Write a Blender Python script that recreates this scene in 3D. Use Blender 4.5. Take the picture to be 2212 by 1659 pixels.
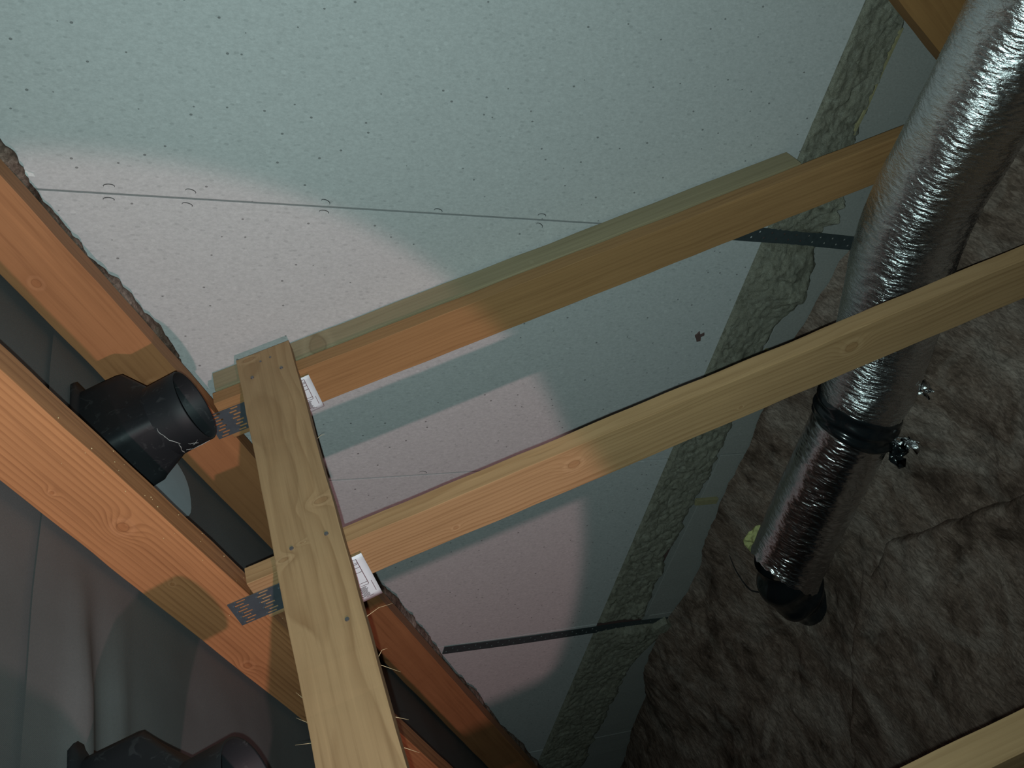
import bpy, bmesh, math, random
import numpy as np
from mathutils import Matrix, Vector, noise

random.seed(7)
for o in list(bpy.data.objects):
    bpy.data.objects.remove(o)
scene = bpy.context.scene
col = scene.collection

# ------------------------------------------------------------------ frame of the place
# X runs along the gable wall towards the ridge, Y runs into the gable wall, Z is up.
# Survey numbers below are in survey units; U turns them into metres, H lifts them
# so that the attic floor lies at z = 0 (the lens hangs H above it).
U = 0.66
H = 1.62
CAM = np.array([0.0, 0.0, H])
RS = math.radians(34.73)          # roof pitch
WS = math.radians(63.76)          # slope of the truss webs
Rd = np.array([math.cos(RS), 0, math.sin(RS)])     # up the roof
Rn = np.array([math.sin(RS), 0, -math.cos(RS)])    # into the attic, square to the roof
Wd = np.array([math.cos(WS), 0, -math.sin(WS)])    # down a web
Wn = np.array([math.sin(WS), 0, math.cos(WS)])     # square to a web, towards the ridge
Yv = np.array([0, 1.0, 0])


def P(p):
    return np.array(p, float) * U + CAM


def roofpt(s, y, n):
    return P(Rd * s + Yv * y + Rn * n)


def webpt(s, y, n):
    return P(Wd * s + Yv * y + Wn * n)


# ------------------------------------------------------------------ camera
cd = bpy.data.cameras.new('camera')
cam = bpy.data.objects.new('camera', cd)
col.objects.link(cam)
cd.sensor_width = 36.0
cd.lens = 1934.3 / 2212 * 36.0
cd.clip_start = 0.02
right = Vector((0.2287088, -0.33744001, -0.91314102)).normalized()
fwd = Vector((-0.55193254, 0.72772885, -0.40716237)).normalized()
down = fwd.cross(right).normalized()
right = down.cross(fwd)
M = Matrix((right, -down, -fwd)).transposed().to_4x4()
M.translation = Vector(CAM)
cam.matrix_world = M
scene.camera = cam

# ------------------------------------------------------------------ light
w = bpy.data.worlds.new('attic_air')
scene.world = w
w.use_nodes = True
w.node_tree.nodes['Background'].inputs[0].default_value = (0.75, 0.9, 1.0, 1)
w.node_tree.nodes['Background'].inputs[1].default_value = 0.004

ld = bpy.data.lights.new('phone_flash', 'SPOT')       # the phone's own lamp, next to its lens
ld.energy = 54
ld.color = (0.72, 1.0, 0.98)
ld.shadow_soft_size = 0.003
ld.spot_size = math.radians(132)
ld.spot_blend = 1.0
flash = bpy.data.objects.new('phone_flash', ld)
flash.location = Vector(CAM) - right * 0.009 + down * 0.016 + fwd * 0.004
flash.rotation_euler = (fwd - right * 0.02 - down * 0.32).to_track_quat('-Z', 'Y').to_euler()
col.objects.link(flash)

ld = bpy.data.lights.new('hand_torch', 'SPOT')        # a torch held further back
ld.energy = 78
ld.color = (1.0, 0.60, 0.62)
ld.shadow_soft_size = 0.018
ld.spot_size = math.radians(43.5)
ld.spot_blend = 0.09
torch = bpy.data.objects.new('hand_torch', ld)
torch.location = P((-0.136, -1.9, -0.245))
torch.rotation_euler = Vector((-0.531, 0.845, 0.068)).to_track_quat('-Z', 'Y').to_euler()
col.objects.link(torch)

vs = scene.view_settings
vs.view_transform = 'Standard'
vs.look = 'None'
vs.gamma = 1
vs.use_curve_mapping = False
vs.exposure = 0.0


# ------------------------------------------------------------------ material helpers
class NT:
    def __init__(self, name):
        self.m = bpy.data.materials.new(name)
        self.m.use_nodes = True
        self.t = self.m.node_tree
        self.b = self.t.nodes['Principled BSDF']
        self.tc = self.t.nodes.new('ShaderNodeTexCoord').outputs['Object']

    def n(self, kind, **kw):
        nd = self.t.nodes.new(kind)
        for k, v in kw.items():
            setattr(nd, k, v)
        return nd

    def link(self, a, b):
        self.t.links.new(a, b)

    def put(self, sock, v):
        if hasattr(v, 'is_linked') or isinstance(v, bpy.types.NodeSocket):
            self.t.links.new(v, sock)
        else:
            sock.default_value = v

    def math(self, op, a, b=None, clamp=False):
        nd = self.n('ShaderNodeMath', operation=op, use_clamp=clamp)
        self.put(nd.inputs[0], a)
        if b is not None:
            self.put(nd.inputs[1], b)
        return nd.outputs[0]

    def mapping(self, scale=(1, 1, 1), loc=(0, 0, 0), rot=(0, 0, 0), src=None):
        nd = self.n('ShaderNodeMapping')
        self.link(src or self.tc, nd.inputs[0])
        nd.inputs['Location'].default_value = loc
        nd.inputs['Rotation'].default_value = rot
        nd.inputs['Scale'].default_value = scale
        return nd.outputs[0]

    def noise(self, vec, scale=5.0, detail=3.0, rough=0.55, dist=0.0):
        nd = self.n('ShaderNodeTexNoise')
        self.link(vec, nd.inputs['Vector'])
        nd.inputs['Scale'].default_value = scale
        nd.inputs['Detail'].default_value = detail
        nd.inputs['Roughness'].default_value = rough
        nd.inputs['Distortion'].default_value = dist
        return nd.outputs['Fac']

    def ramp(self, fac, stops):
        nd = self.n('ShaderNodeValToRGB')
        e = nd.color_ramp.elements
        while len(e) < len(stops):
            e.new(0.5)
        for el, (p, c) in zip(e, stops):
            el.position = p
            el.color = tuple(c) + (1,) if len(c) == 3 else c
        self.link(fac, nd.inputs[0])
        return nd.outputs[0]

    def mix(self, fac, a, b, mode='MIX'):
        nd = self.n('ShaderNodeMix', data_type='RGBA', blend_type=mode)
        self.put(nd.inputs[0], fac)
        for s, v in ((nd.inputs[6], a), (nd.inputs[7], b)):
            if isinstance(v, tuple):
                s.default_value = v + (1,) if len(v) == 3 else v
            else:
                self.link(v, s)
        return nd.outputs[2]

    def bump(self, h, strength=0.3, dist=0.002):
        nd = self.n('ShaderNodeBump')
        nd.inputs['Strength'].default_value = strength
        nd.inputs['Distance'].default_value = dist
        self.link(h, nd.inputs['Height'])
        self.link(nd.outputs[0], self.b.inputs['Normal'])

    def base(self, c, rough=0.8, spec=0.3, metal=0.0):
        self.put(self.b.inputs['Base Color'], c + (1,) if isinstance(c, tuple) and len(c) == 3 else c)
        self.put(self.b.inputs['Roughness'], rough)
        self.b.inputs['Specular IOR Level'].default_value = spec
        self.b.inputs['Metallic'].default_value = metal
        return self.m


def wood(name, light, dark, seed, pith=(0.05, 0.03), pitch=0.0045, knots=(), wobble=0.006, line=0.55, rough=0.62, along=1.2):
    """Timber whose rings run round a pith line parallel to its own long axis (local x)."""
    t = NT(name)
    off = (seed * 3.17, seed * 1.31, seed * 0.77)
    slow = t.noise(t.mapping((along, 5, 5), off), 1.0, 2.0)
    mid = t.noise(t.mapping((5, 30, 30), off), 1.0, 2.0)
    sx = t.n('ShaderNodeSeparateXYZ')
    t.link(t.tc, sx.inputs[0])
    dy = t.math('SUBTRACT', sx.outputs[1], pith[0])
    dz = t.math('SUBTRACT', sx.outputs[2], pith[1])
    rad = t.math('SQRT', t.math('ADD', t.math('MULTIPLY', dy, dy), t.math('MULTIPLY', dz, dz)))
    rad = t.math('ADD', rad, t.math('MULTIPLY', t.math('SUBTRACT', slow, 0.5), wobble * 6))
    rad = t.math('ADD', rad, t.math('MULTIPLY', t.math('SUBTRACT', mid, 0.5), wobble * 0.5))
    knotmask = None
    knotring = None
    halo = None
    for (kx, ky, kz, kr, amp) in knots:
        vm = t.n('ShaderNodeVectorMath', operation='SUBTRACT')
        t.link(t.tc, vm.inputs[0])
        vm.inputs[1].default_value = (kx, ky, kz)
        vs_ = t.n('ShaderNodeVectorMath', operation='MULTIPLY')
        t.link(vm.outputs[0], vs_.inputs[0])
        vs_.inputs[1].default_value = (0.85, 0.4, 1.05)
        ln = t.n('ShaderNodeVectorMath', operation='LENGTH')
        t.link(vs_.outputs[0], ln.inputs[0])
        d = t.math('DIVIDE', ln.outputs['Value'], kr)
        g = t.math('POWER', 2.718, t.math('MULTIPLY', t.math('MULTIPLY', d, d), -0.35))
        rad = t.math('ADD', rad, t.math('MULTIPLY', g, amp))
        wob = t.math('ADD', d, t.math('MULTIPLY', t.math('SUBTRACT', mid, 0.5), 0.5))
        mk = t.math('MULTIPLY', t.math('SUBTRACT', 0.72, wob, True), 4.0, True)
        rg = t.math('ABSOLUTE', t.math('SUBTRACT', wob, 0.62))
        rg = t.math('SUBTRACT', 1.0, t.math('MULTIPLY', rg, 9.0), True)
        ha = t.math('ABSOLUTE', t.math('SUBTRACT', wob, 1.05))
        ha = t.math('SUBTRACT', 1.0, t.math('MULTIPLY', ha, 2.6), True)
        halo = ha if halo is None else t.math('MAXIMUM', halo, ha)
        knotmask = mk if knotmask is None else t.math('MAXIMUM', knotmask, mk)
        knotring = rg if knotring is None else t.math('MAXIMUM', knotring, rg)
    ph = t.math('FRACT', t.math('DIVIDE', rad, pitch))
    late = t.ramp(ph, [(0.0, (0, 0, 0)), (0.40, (0.10, 0.10, 0.10)), (0.80, (0.85, 0.85, 0.85)), (0.90, (1, 1, 1)), (1.0, (0, 0, 0))])
    fibre = t.noise(t.mapping((9, 420, 420), off), 1.0, 3.0, 0.6)
    strand = t.noise(t.mapping((4, 110, 110), (off[1], off[0], off[2])), 1.0, 3.0, 0.6)
    patch = t.noise(t.mapping((1.6, 14, 14), off), 1.0, 3.0)
    vary = t.noise(t.mapping((3.0, 40, 40), (off[2], off[0], off[1])), 1.0, 2.0)
    a = tuple(light)
    b = tuple(dark)
    vline = t.math('MULTIPLY', late, t.math('MULTIPLY', t.ramp(vary, [(0.30, (0.25, 0.25, 0.25)), (0.65, (1, 1, 1))]), line))
    c = t.mix(vline, a, b)
    c = t.mix(t.math('MULTIPLY', fibre, 0.40), c, tuple(x * 0.60 for x in a))
    c = t.mix(t.ramp(strand, [(0.52, (0, 0, 0)), (0.72, (0.42, 0.42, 0.42))]), c, tuple(x * 0.75 for x in b))
    c = t.mix(t.ramp(strand, [(0.28, (0.30, 0.30, 0.30)), (0.42, (0, 0, 0))]), c, tuple(min(1, x * 1.25) for x in a))
    c = t.mix(t.ramp(patch, [(0.35, (0, 0, 0)), (0.75, (0.5, 0.5, 0.5))]), c, tuple(min(1, x * 0.62 + y * 0.15) for x, y in zip(a, b)))
    if knotmask is not None:
        c = t.mix(t.math('MULTIPLY', halo, 0.17), c, tuple(min(1, x * 1.35 + 0.05) for x in a))
        c = t.mix(t.math('MULTIPLY', knotmask, 0.38), c, (a[0] * 0.66, a[1] * 0.52, a[2] * 0.44))
        c = t.mix(t.math('MULTIPLY', knotring, 0.38), c, (b[0] * 0.55, b[1] * 0.45, b[2] * 0.42))
    t.bump(t.math('ADD', t.math('MULTIPLY', fibre, 0.6), t.math('MULTIPLY', late, -0.4)), 0.25, 0.0008)
    return t.base(c, rough, 0.30)


def plain(name, c, rough=0.6, spec=0.3, metal=0.0, grain=0.0, gscale=200, bump=0.0, bdist=0.001):
    t = NT(name)
    nz = t.noise(t.tc, gscale, 3.0)
    cc = t.mix(nz, tuple(x * (1 - grain) for x in c), tuple(min(1, x * (1 + grain)) for x in c))
    if bump:
        t.bump(nz, bump, bdist)
    return t.base(cc, rough, spec, metal)


def fleck(t, scale, size, keep, stretch=(1, 1, 1), seed=0.0):
    """Small scattered dark flecks in the pressed board."""
    v = t.n('ShaderNodeTexVoronoi', feature='F1')
    t.link(t.mapping(stretch, (seed, seed * 0.7, seed * 1.9)), v.inputs['Vector'])
    v.inputs['Scale'].default_value = scale
    s = t.n('ShaderNodeSeparateColor')
    t.link(v.outputs['Color'], s.inputs[0])
    near = t.math('LESS_THAN', v.outputs['Distance'], t.math('MULTIPLY', s.outputs[1], size))
    pick = t.math('LESS_THAN', s.outputs[0], keep)
    return t.math('MULTIPLY', near, pick)


def board_material(name, c, seed):
    t = NT(name)
    big = t.noise(t.mapping((1, 1, 1), (seed, 0, 0)), 3.0, 3.0)
    fine = t.noise(t.mapping((1, 1, 0.6), (seed, 0, 0)), 260.0, 3.0, 0.7)
    cc = t.mix(fine, tuple(x * 0.72 for x in c), tuple(x * 1.25 for x in c))
    cc = t.mix(t.math('MULTIPLY', big, 0.16), cc, (c[0] * 0.7, c[1] * 0.7, c[2] * 0.7))
    f1 = fleck(t, 62, 0.13, 0.30, (1, 1, 0.75), seed)
    f2 = fleck(t, 130, 0.34, 0.30, (1, 1, 0.5), seed + 4)
    f3 = fleck(t, 95, 0.30, 0.16, (1, 1, 0.8), seed + 9)
    cc = t.mix(t.math('MULTIPLY', f2, 0.20), cc, (c[0] * 0.35, c[1] * 0.36, c[2] * 0.36))
    cc = t.mix(t.math('MULTIPLY', f3, 0.22), cc, tuple(min(1, x * 1.4) for x in c))
    cc = t.mix(t.math('MULTIPLY', f1, 0.62), cc, (0.06, 0.055, 0.055))
    t.bump(fine, 0.12, 0.0006)
    return t.base(cc, 0.93, 0.12)


def wool_material(name, deep, mid, pale, scale, streak, bump=0.45, bdist=0.006, sup=0.0):
    t = NT(name)
    v0 = t.mapping(streak)
    a = t.noise(v0, scale, 6.0, 0.60, 0.9)
    b = t.noise(t.mapping(streak, (3, 1, 2)), scale * 0.45, 5.0, 0.6, 1.6)
    f = t.noise(t.mapping((streak[0] * 1.6, streak[1] * 0.7, streak[2]), (7, 5, 1)), scale * 9, 4.0, 0.72, 0.8)
    c = t.ramp(a, [(0.30, deep), (0.50, mid), (0.78, tuple(x * 0.6 + y * 0.4 for x, y in zip(mid, pale)))])
    c = t.mix(t.ramp(b, [(0.47, (0, 0, 0)), (0.76, (0.8, 0.8, 0.8))]), c, pale)
    c = t.mix(t.ramp(f, [(0.38, (0.55, 0.55, 0.55)), (0.60, (0, 0, 0))]), c, tuple(x * 0.5 for x in deep))
    c = t.mix(t.ramp(f, [(0.58, (0, 0, 0)), (0.75, (0.35, 0.35, 0.35))]), c, pale)
    t.bump(t.math('ADD', t.math('MULTIPLY', a, 0.5), t.math('MULTIPLY', f, 0.6)), bump, bdist)
    return t.base(c, 1.0, 0.03)


# ------------------------------------------------------------------ mesh helpers
def matof(rot3, loc):
    m = Matrix([list(r) for r in np.array(rot3)]).to_4x4()      # rows given -> columns below
    m = m.to_3x3().transposed().to_4x4()
    m.translation = Vector(loc)
    return m


ROOF = (Rd, Yv, -Rn)
WEB = (Wd, Yv, Wn)
FLAT = (np.array([1.0, 0, 0]), np.array([0, 1.0, 0]), np.array([0, 0, 1.0]))


def link(name, me, mat, parent=None, mw=None):
    o = bpy.data.objects.new(name, me)
    col.objects.link(o)
    if mat and not me.materials:
        me.materials.append(mat)
    mw = mw if mw is not None else Matrix.Identity(4)
    if parent is not None:
        o.parent = parent
        base = parent.matrix_basis.copy()
        p = parent.parent
        while p is not None:
            base = p.matrix_basis @ base
            p = p.parent
        o.matrix_basis = base.inverted() @ mw
    else:
        o.matrix_basis = mw
    return o


def thing(name, label, cat, loc, group=None, kind=None):
    o = bpy.data.objects.new(name, None)
    col.objects.link(o)
    o.empty_display_size = 0.05
    o.location = Vector(loc)
    o.matrix_basis = Matrix.Translation(Vector(loc))
    return tag(o, label, cat, group, kind)


def tag(o, label=None, cat=None, group=None, kind=None):
    if label:
        o['label'] = label
    if cat:
        o['category'] = cat
    if group:
        o['group'] = group
    if kind:
        o['kind'] = kind
    return o


def box_mesh(name, size, bevel=0.0, seg=2, rag=0.0):
    bm = bmesh.new()
    bmesh.ops.create_cube(bm, size=1.0)
    for v in bm.verts:
        v.co = Vector((v.co.x * size[0], v.co.y * size[1], v.co.z * size[2]))
    if rag:
        es = [e for e in bm.edges if abs(e.verts[0].co.x - e.verts[1].co.x) > size[0] * 0.5]
        bmesh.ops.subdivide_edges(bm, edges=es, cuts=max(4, int(size[0] / 0.03)), use_grid_fill=True)
    if bevel:
        bmesh.ops.bevel(bm, geom=[e for e in bm.edges if e.calc_face_angle(0) > 0.5], offset=bevel, segments=seg, affect='EDGES', profile=0.6)
    if rag:
        for v in bm.verts:
            q = v.co * 14
            v.co.y += rag * noise.noise(q)
            v.co.z += rag * noise.noise(q + Vector((9, 3, 1)))
    me = bpy.data.meshes.new(name)
    bm.to_mesh(me)
    bm.free()
    return me


def timber(name, frame, lo, hi, mat, parent=None, bevel=0.0009, rag=0.0010):
    """A sawn length: lo / hi are its corners in the given frame (survey units)."""
    lo = np.array(lo, float)
    hi = np.array(hi, float)
    c = (lo + hi) / 2
    size = (hi - lo) * U
    loc = P(frame[0] * c[0] + frame[1] * c[1] + frame[2] * c[2])
    return link(name, box_mesh(name, size, bevel, 2, rag), mat, parent, matof(frame, loc))


def grid_mesh(name, V, close_v=False, smooth=True):
    nu, nv, _ = V.shape
    idx = np.arange(nu * nv).reshape(nu, nv)
    if close_v:
        nx = np.roll(idx, -1, axis=1)
        q = np.stack([idx[:-1], idx[1:], nx[1:], nx[:-1]], -1).reshape(-1, 4)
    else:
        q = np.stack([idx[:-1, :-1], idx[1:, :-1], idx[1:, 1:], idx[:-1, 1:]], -1).reshape(-1, 4)
    me = bpy.data.meshes.new(name)
    me.vertices.add(nu * nv)
    me.vertices.foreach_set('co', V.reshape(-1).astype(np.float32))
    me.loops.add(q.size)
    me.loops.foreach_set('vertex_index', q.reshape(-1).astype(np.int32))
    me.polygons.add(len(q))
    me.polygons.foreach_set('loop_start', np.arange(0, q.size, 4, dtype=np.int32))
    me.polygons.foreach_set('loop_total', np.full(len(q), 4, dtype=np.int32))
    me.update(calc_edges=True)
    if smooth:
        me.polygons.foreach_set('use_smooth', np.ones(len(q), dtype=bool))
    return me


def fbm(x, y, z, oct=4):
    return noise.fractal(Vector((x, y, z)), 0.9, 2.1, oct)


def pydata(name, verts, faces, smooth=False):
    me = bpy.data.meshes.new(name)
    me.from_pydata([tuple(v) for v in verts], [], faces)
    me.update()
    if smooth:
        for p in me.polygons:
            p.use_smooth = True
    return me


def tube_mesh(name, pts, r, seg=8, taper=None):
    pts = [Vector(p) for p in pts]
    V = np.zeros((len(pts), seg, 3))
    ref = Vector((0.3, 0.2, 0.93))
    for i, p in enumerate(pts):
        t = (pts[min(i + 1, len(pts) - 1)] - pts[max(i - 1, 0)]).normalized()
        a = t.cross(ref).normalized()
        b = t.cross(a)
        rr = r if taper is None else r * taper(i / (len(pts) - 1))
        for k in range(seg):
            q = p + (a * math.cos(2 * math.pi * k / seg) + b * math.sin(2 * math.pi * k / seg)) * rr
            V[i, k] = q
    return grid_mesh(name, V, True)


# ------------------------------------------------------------------ materials
M_board = board_material('pressed_grey_board', (0.47, 0.455, 0.455), 1.0)
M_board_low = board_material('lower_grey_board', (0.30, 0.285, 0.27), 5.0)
M_membrane = None
t = NT('dark_underlay_fabric')
wv = t.n('ShaderNodeTexWave', wave_type='BANDS', bands_direction='DIAGONAL')
t.link(t.tc, wv.inputs[0])
wv.inputs['Scale'].default_value = 260
wv.inputs['Distortion'].default_value = 3.0
nz = t.noise(t.tc, 5.0, 4.0)
nf = t.noise(t.tc, 420.0, 2.0)
cc = t.mix(nz, (0.088, 0.077, 0.077), (0.150, 0.138, 0.137))
cc = t.mix(t.math('MULTIPLY', nf, 0.4), cc, (0.065, 0.060, 0.061))
t.bump(t.math('ADD', wv.outputs['Fac'], nf), 0.22, 0.0006)
M_membrane = t.base(cc, 0.72, 0.35)

M_rafter1 = wood('orange_rafter_timber', (0.397, 0.176, 0.074), (0.269, 0.099, 0.037), 1.0, (0.11, -0.05), 0.0085, (), 0.004, 0.35)
M_black_pvc = None
t = NT('black_vent_plastic')
nz = t.noise(t.mapping((1, 1, 1)), 60.0, 4.0, 0.6, 1.5)
scuff = t.ramp(nz, [(0.60, (0, 0, 0)), (0.66, (1, 1, 1))])
cc = t.mix(t.math('MULTIPLY', scuff, 0.05), (0.010, 0.011, 0.013), (0.25, 0.25, 0.25))
t.bump(nz, 0.08, 0.001)
M_black_pvc = t.base(cc, 0.55, 0.22)
M_scuff = plain('dusty_scuff', (0.30, 0.30, 0.29), 0.9, 0.1, 0.0, 0.3, 300)
M_galv = plain('galvanised_plate', (0.17, 0.20, 0.23), 0.50, 0.5, 0.75, 0.25, 60, 0.1)
M_strap = plain('dull_steel_strap', (0.055, 0.066, 0.070), 0.55, 0.4, 0.3, 0.35, 90, 0.1)
M_nail = plain('nail_steel', (0.20, 0.20, 0.21), 0.4, 0.5, 0.8, 0.2, 300)
M_paper = plain('white_label_paper', (0.74, 0.76, 0.80), 0.8, 0.2, 0.0, 0.04, 150)
M_ink = plain('label_ink', (0.18, 0.10, 0.11), 0.9, 0.1)
M_glasswool = wool_material('brown_glass_wool', (0.055, 0.035, 0.027), (0.205, 0.138, 0.110), (0.42, 0.335, 0.29), 11, (1.25, 0.8, 1), 0.6, 0.007)
M_stonewool = wool_material('greenish_stone_wool', (0.19, 0.172, 0.130), (0.36, 0.33, 0.262), (0.50, 0.475, 0.40), 60, (1, 1, 1.3), 1.0, 0.005)
M_patch = plain('pale_blue_grey', (0.34, 0.37, 0.40), 0.7, 0.3, 0.0, 0.08, 40)
M_tape = plain('glossy_black_tape', (0.010, 0.012, 0.014), 0.16, 0.6, 0.0, 0.2, 50)
M_yellow = plain('yellowed_foam', (0.27, 0.23, 0.13), 0.9, 0.1, 0.0, 0.3, 120, 0.5)
M_greenfoam = plain('yellow_green_foam', (0.52, 0.50, 0.22), 0.9, 0.1, 0.0, 0.3, 120, 0.6)
M_brown = plain('brown_stain', (0.11, 0.065, 0.06), 0.9, 0.1)
M_dimple_shade = plain('screw_dimple', (0.10, 0.095, 0.095), 0.8, 0.2, 0.0, 0.3, 300)  # dark colour paints the shade inside the dimples
M_dim = plain('torn_paper', (0.62, 0.61, 0.60), 0.95, 0.1, 0.0, 0.15, 300)

def foil(name, bump, rough):
    t = NT(name)
    nz1 = t.noise(t.mapping((2.2, 0.55, 0.55)), 95.0, 4.0, 0.62, 0.9)
    nz2 = t.noise(t.mapping((2.0, 0.6, 0.6)), 260.0, 3.0, 0.6, 0.6)
    t.bump(t.math('ADD', nz1, t.math('MULTIPLY', nz2, 0.4)), bump, 0.0022)
    cc = t.mix(nz1, (0.60, 0.59, 0.60), (0.86, 0.85, 0.86))
    return t.base(cc, t.math('ADD', rough, t.math('MULTIPLY', nz2, 0.12)), 0.5, 1.0)


M_foil = foil('crinkled_foil', 0.78, 0.21)
M_foil_low = foil('muted_foil', 0.42, 0.15)          # gentler bump mutes the lower length's glints, standing in for weaker light

# ------------------------------------------------------------------ the gable wall
YW = 2.052                       # face of the gable wall
KW = YW / 2.1                    # wall survey was taken on a plane 2.1 away
wall = thing('wall_gable', 'tall grey pressed-board gable wall behind the roof trusses', None, P((-1.5, YW, -2.45)), None, 'structure')
joints = [KW * q for q in (-4.83, -3.875, -2.92, -1.966, -1.011, -0.055, 0.9, 1.855)]
for i in range(len(joints) - 1):
    x0, x1 = joints[i], joints[i + 1]
    ztop = min(1.6, 0.83 + max(x1, -1.2) * 0.69 + 0.5)
    g = 0.0022
    lo = (x0 + g, YW, -1.917 * KW)
    hi = (x1 - g, YW + 0.03, max(ztop, -1.0))
    timber('board', FLAT, lo, hi, M_board, wall, 0.0010, 0.0)
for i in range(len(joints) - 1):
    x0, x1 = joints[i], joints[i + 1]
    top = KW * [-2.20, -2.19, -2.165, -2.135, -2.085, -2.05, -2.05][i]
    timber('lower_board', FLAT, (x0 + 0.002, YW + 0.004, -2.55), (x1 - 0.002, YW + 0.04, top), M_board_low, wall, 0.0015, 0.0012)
# backing behind the joints, so that no light comes through
timber('backing', FLAT, (-4.9, YW + 0.045, -2.6), (1.9, YW + 0.07, 1.6), M_brown, wall, 0.0, 0.0)
# screw dimples on both sides of the long joint
dimple_me = None
for k, (x, z, a) in enumerate([(-0.992, -0.001, 0.0), (-1.026, 0.0, 0.0), (-0.992, -0.180, 0.3), (-1.028, -0.173, 0.2), (-0.997, -0.505, 0.4),
                               (-1.026, -0.504, 0.1), (-1.002, -0.809, 0.2), (-0.997, -1.118, 0.0), (-1.028, -1.119, 0.5),
                               (-1.0, 0.25, 0.2), (-1.024, 0.25, 0.1), (-1.955, -0.94, 0.2), (-1.978, -1.28, 0.1)]):
    if dimple_me is None:
        bm = bmesh.new()
        n = 13
        rows = []
        for q in range(n):                       # torn-paper crease over the sunk screw, its shade painted as a dark crescent
            u = q / (n - 1)
            a_ = math.radians(-15 + 210 * u)
            wd = 0.0030 * math.sin(math.pi * u) + 0.0004
            c_, s__ = math.cos(a_), math.sin(a_)
            rows.append([bm.verts.new(((0.0062 + k_ * wd) * s__ * 0.62, h_, (0.0098 + k_ * wd) * c_)) for k_, h_ in ((1, 0.0), (0.5, -0.0012), (0, 0.0))])
        for q in range(n - 1):
            for k_ in (0, 1):
                bm.faces.new((rows[q][k_], rows[q + 1][k_], rows[q + 1][k_ + 1], rows[q][k_ + 1]))
        dimple_me = bpy.data.meshes.new('screw_dimple')
        bm.to_mesh(dimple_me)
        bm.free()
    mw = Matrix.Translation(Vector(P((x * KW, YW - 0.0004, z * KW)))) @ Matrix.Rotation(a, 4, 'Y') @ Matrix.Rotation(0.05 * (-1) ** k, 4, 'X') @ Matrix.Scale(0.75, 4)
    link('screw_dimple', dimple_me, M_dimple_shade, wall, mw)


def scrap(name, cx, y, cz, r, n, mat, parent, seed, thick=0.003, squash=1.0, rot=0.0, spike=0.5):
    """A small torn scrap with a ragged outline, lying against a vertical face."""
    rnd = random.Random(seed)
    v, f = [], []
    for layer in (0, 1):
        rn = random.Random(seed)
        for k in range(n):
            rr = r * (1 - spike * rn.random()) * (1.0 if layer == 0 else 0.86)
            a = 2 * math.pi * k / n + rot
            x, z = rr * math.cos(a), rr * math.sin(a) * squash
            v.append((x, -thick * layer, z))
    f.append(tuple(range(n, 2 * n)))
    for k in range(n):
        f.append((k, (k + 1) % n, n + (k + 1) % n, n + k))
    me = pydata(name, v, f)
    return link(name, me, mat, parent, Matrix.Translation(Vector(P((cx * KW, y, cz * KW)))))


scrap('torn_mark', -1.404, YW - 0.0005, -1.824, 0.017, 11, M_brown, wall, 3, 0.002, 1.0, 0.3, 0.75)
scrap('torn_mark', -0.972, YW - 0.0005, 0.166, 0.009, 9, M_dim, wall, 5, 0.003, 1.6, 0.0, 0.6)
# yellowed slivers of foam along the top edge of the lower boards
for (xa, xb, z, h) in [(-0.72, -0.34, -2.078, 0.012), (-1.64, -1.46, -2.142, 0.016), (-2.222, -2.194, -2.19, 0.10)]:
    timber('foam_sliver', FLAT, (xa * KW, YW - 0.010, (z - h / 2) * KW), (xb * KW, YW + 0.004, (z + h / 2) * KW), M_yellow, wall, 0.001, 0.004)


# ------------------------------------------------------------------ the roof underlay
ceil = thing('ceiling', 'dark grey fabric roof underlay stretched over the rafters', None, roofpt(-1.5, 1.0, -0.83), None, 'structure')


def sheet(name, s0, s1, base, ds, dy, y0=-2.6, y1=2.06):
    ns = int((s1 - s0) / ds) + 1
    ny = int((y1 - y0) / dy) + 1
    V = np.zeros((ns, ny, 3))
    for i in range(ns):
        s = s0 + (s1 - s0) * i / (ns - 1)
        for j in range(ny):
            y = y0 + (y1 - y0) * j / (ny - 1)
            n = base
            ry = [0.42, 1.332, 1.93]
            d = min(abs(y - r) for r in ry)
            q = min(1.0, d / 0.2)
            n -= 0.012 * q * (0.6 + fbm(s * 1.3, y * 2.0, 3.0, 2) * 0.6)      # sags a little upwards and down
            n += 0.006 * q * fbm(s * 3.5, y * 1.6, 9.0, 3)
            if y < 1.28:                                                     # folds by the lower vent
                k = max(0.0, min(1.0, (1.28 - y) / 0.28))
                c = -1.085 - 0.03 * (1.28 - y)
                n += 0.020 * k * math.exp(-((s - c) / 0.030) ** 2)
                n -= 0.010 * k * math.exp(-((s - c + 0.055) / 0.03) ** 2)
                n += 0.008 * k * math.exp(-((s - c + 0.11 - 0.1 * (1.1 - y)) / 0.02) ** 2)
            V[i, j] = roofpt(s, y, n)
    o0 = P((0, 0, 0))
    return grid_mesh(name, V)


link('underlay_sheet', sheet('underlay_sheet', -5.5, -0.975, -0.822, 0.014, 0.02), M_membrane, ceil)
link('underlay_sheet', sheet('underlay_sheet_upper', -1.06, 1.3, -0.831, 0.03, 0.03), M_membrane, ceil)
# pale patch beside the vent: a rounded pale shape set just proud of the fabric
v, f = [], []
n = 28
for layer, (rr, nn) in enumerate([(1.0, -0.818), (0.985, -0.806)]):
    for k in range(n):
        a = 2 * math.pi * k / n
        ca, sa = math.cos(a), math.sin(a)
        e = 0.75
        v.append(roofpt(-1.365 + 0.105 * rr * math.copysign(abs(ca) ** e, ca), 1.745 + 0.105 * rr * math.copysign(abs(sa) ** e, sa), nn))
for k in range(n):
    f.append((k, (k + 1) % n, n + (k + 1) % n, n + k))
f.append(tuple(range(n, 2 * n)))
link('patch', pydata('patch', v, f), M_patch, ceil)

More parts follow.
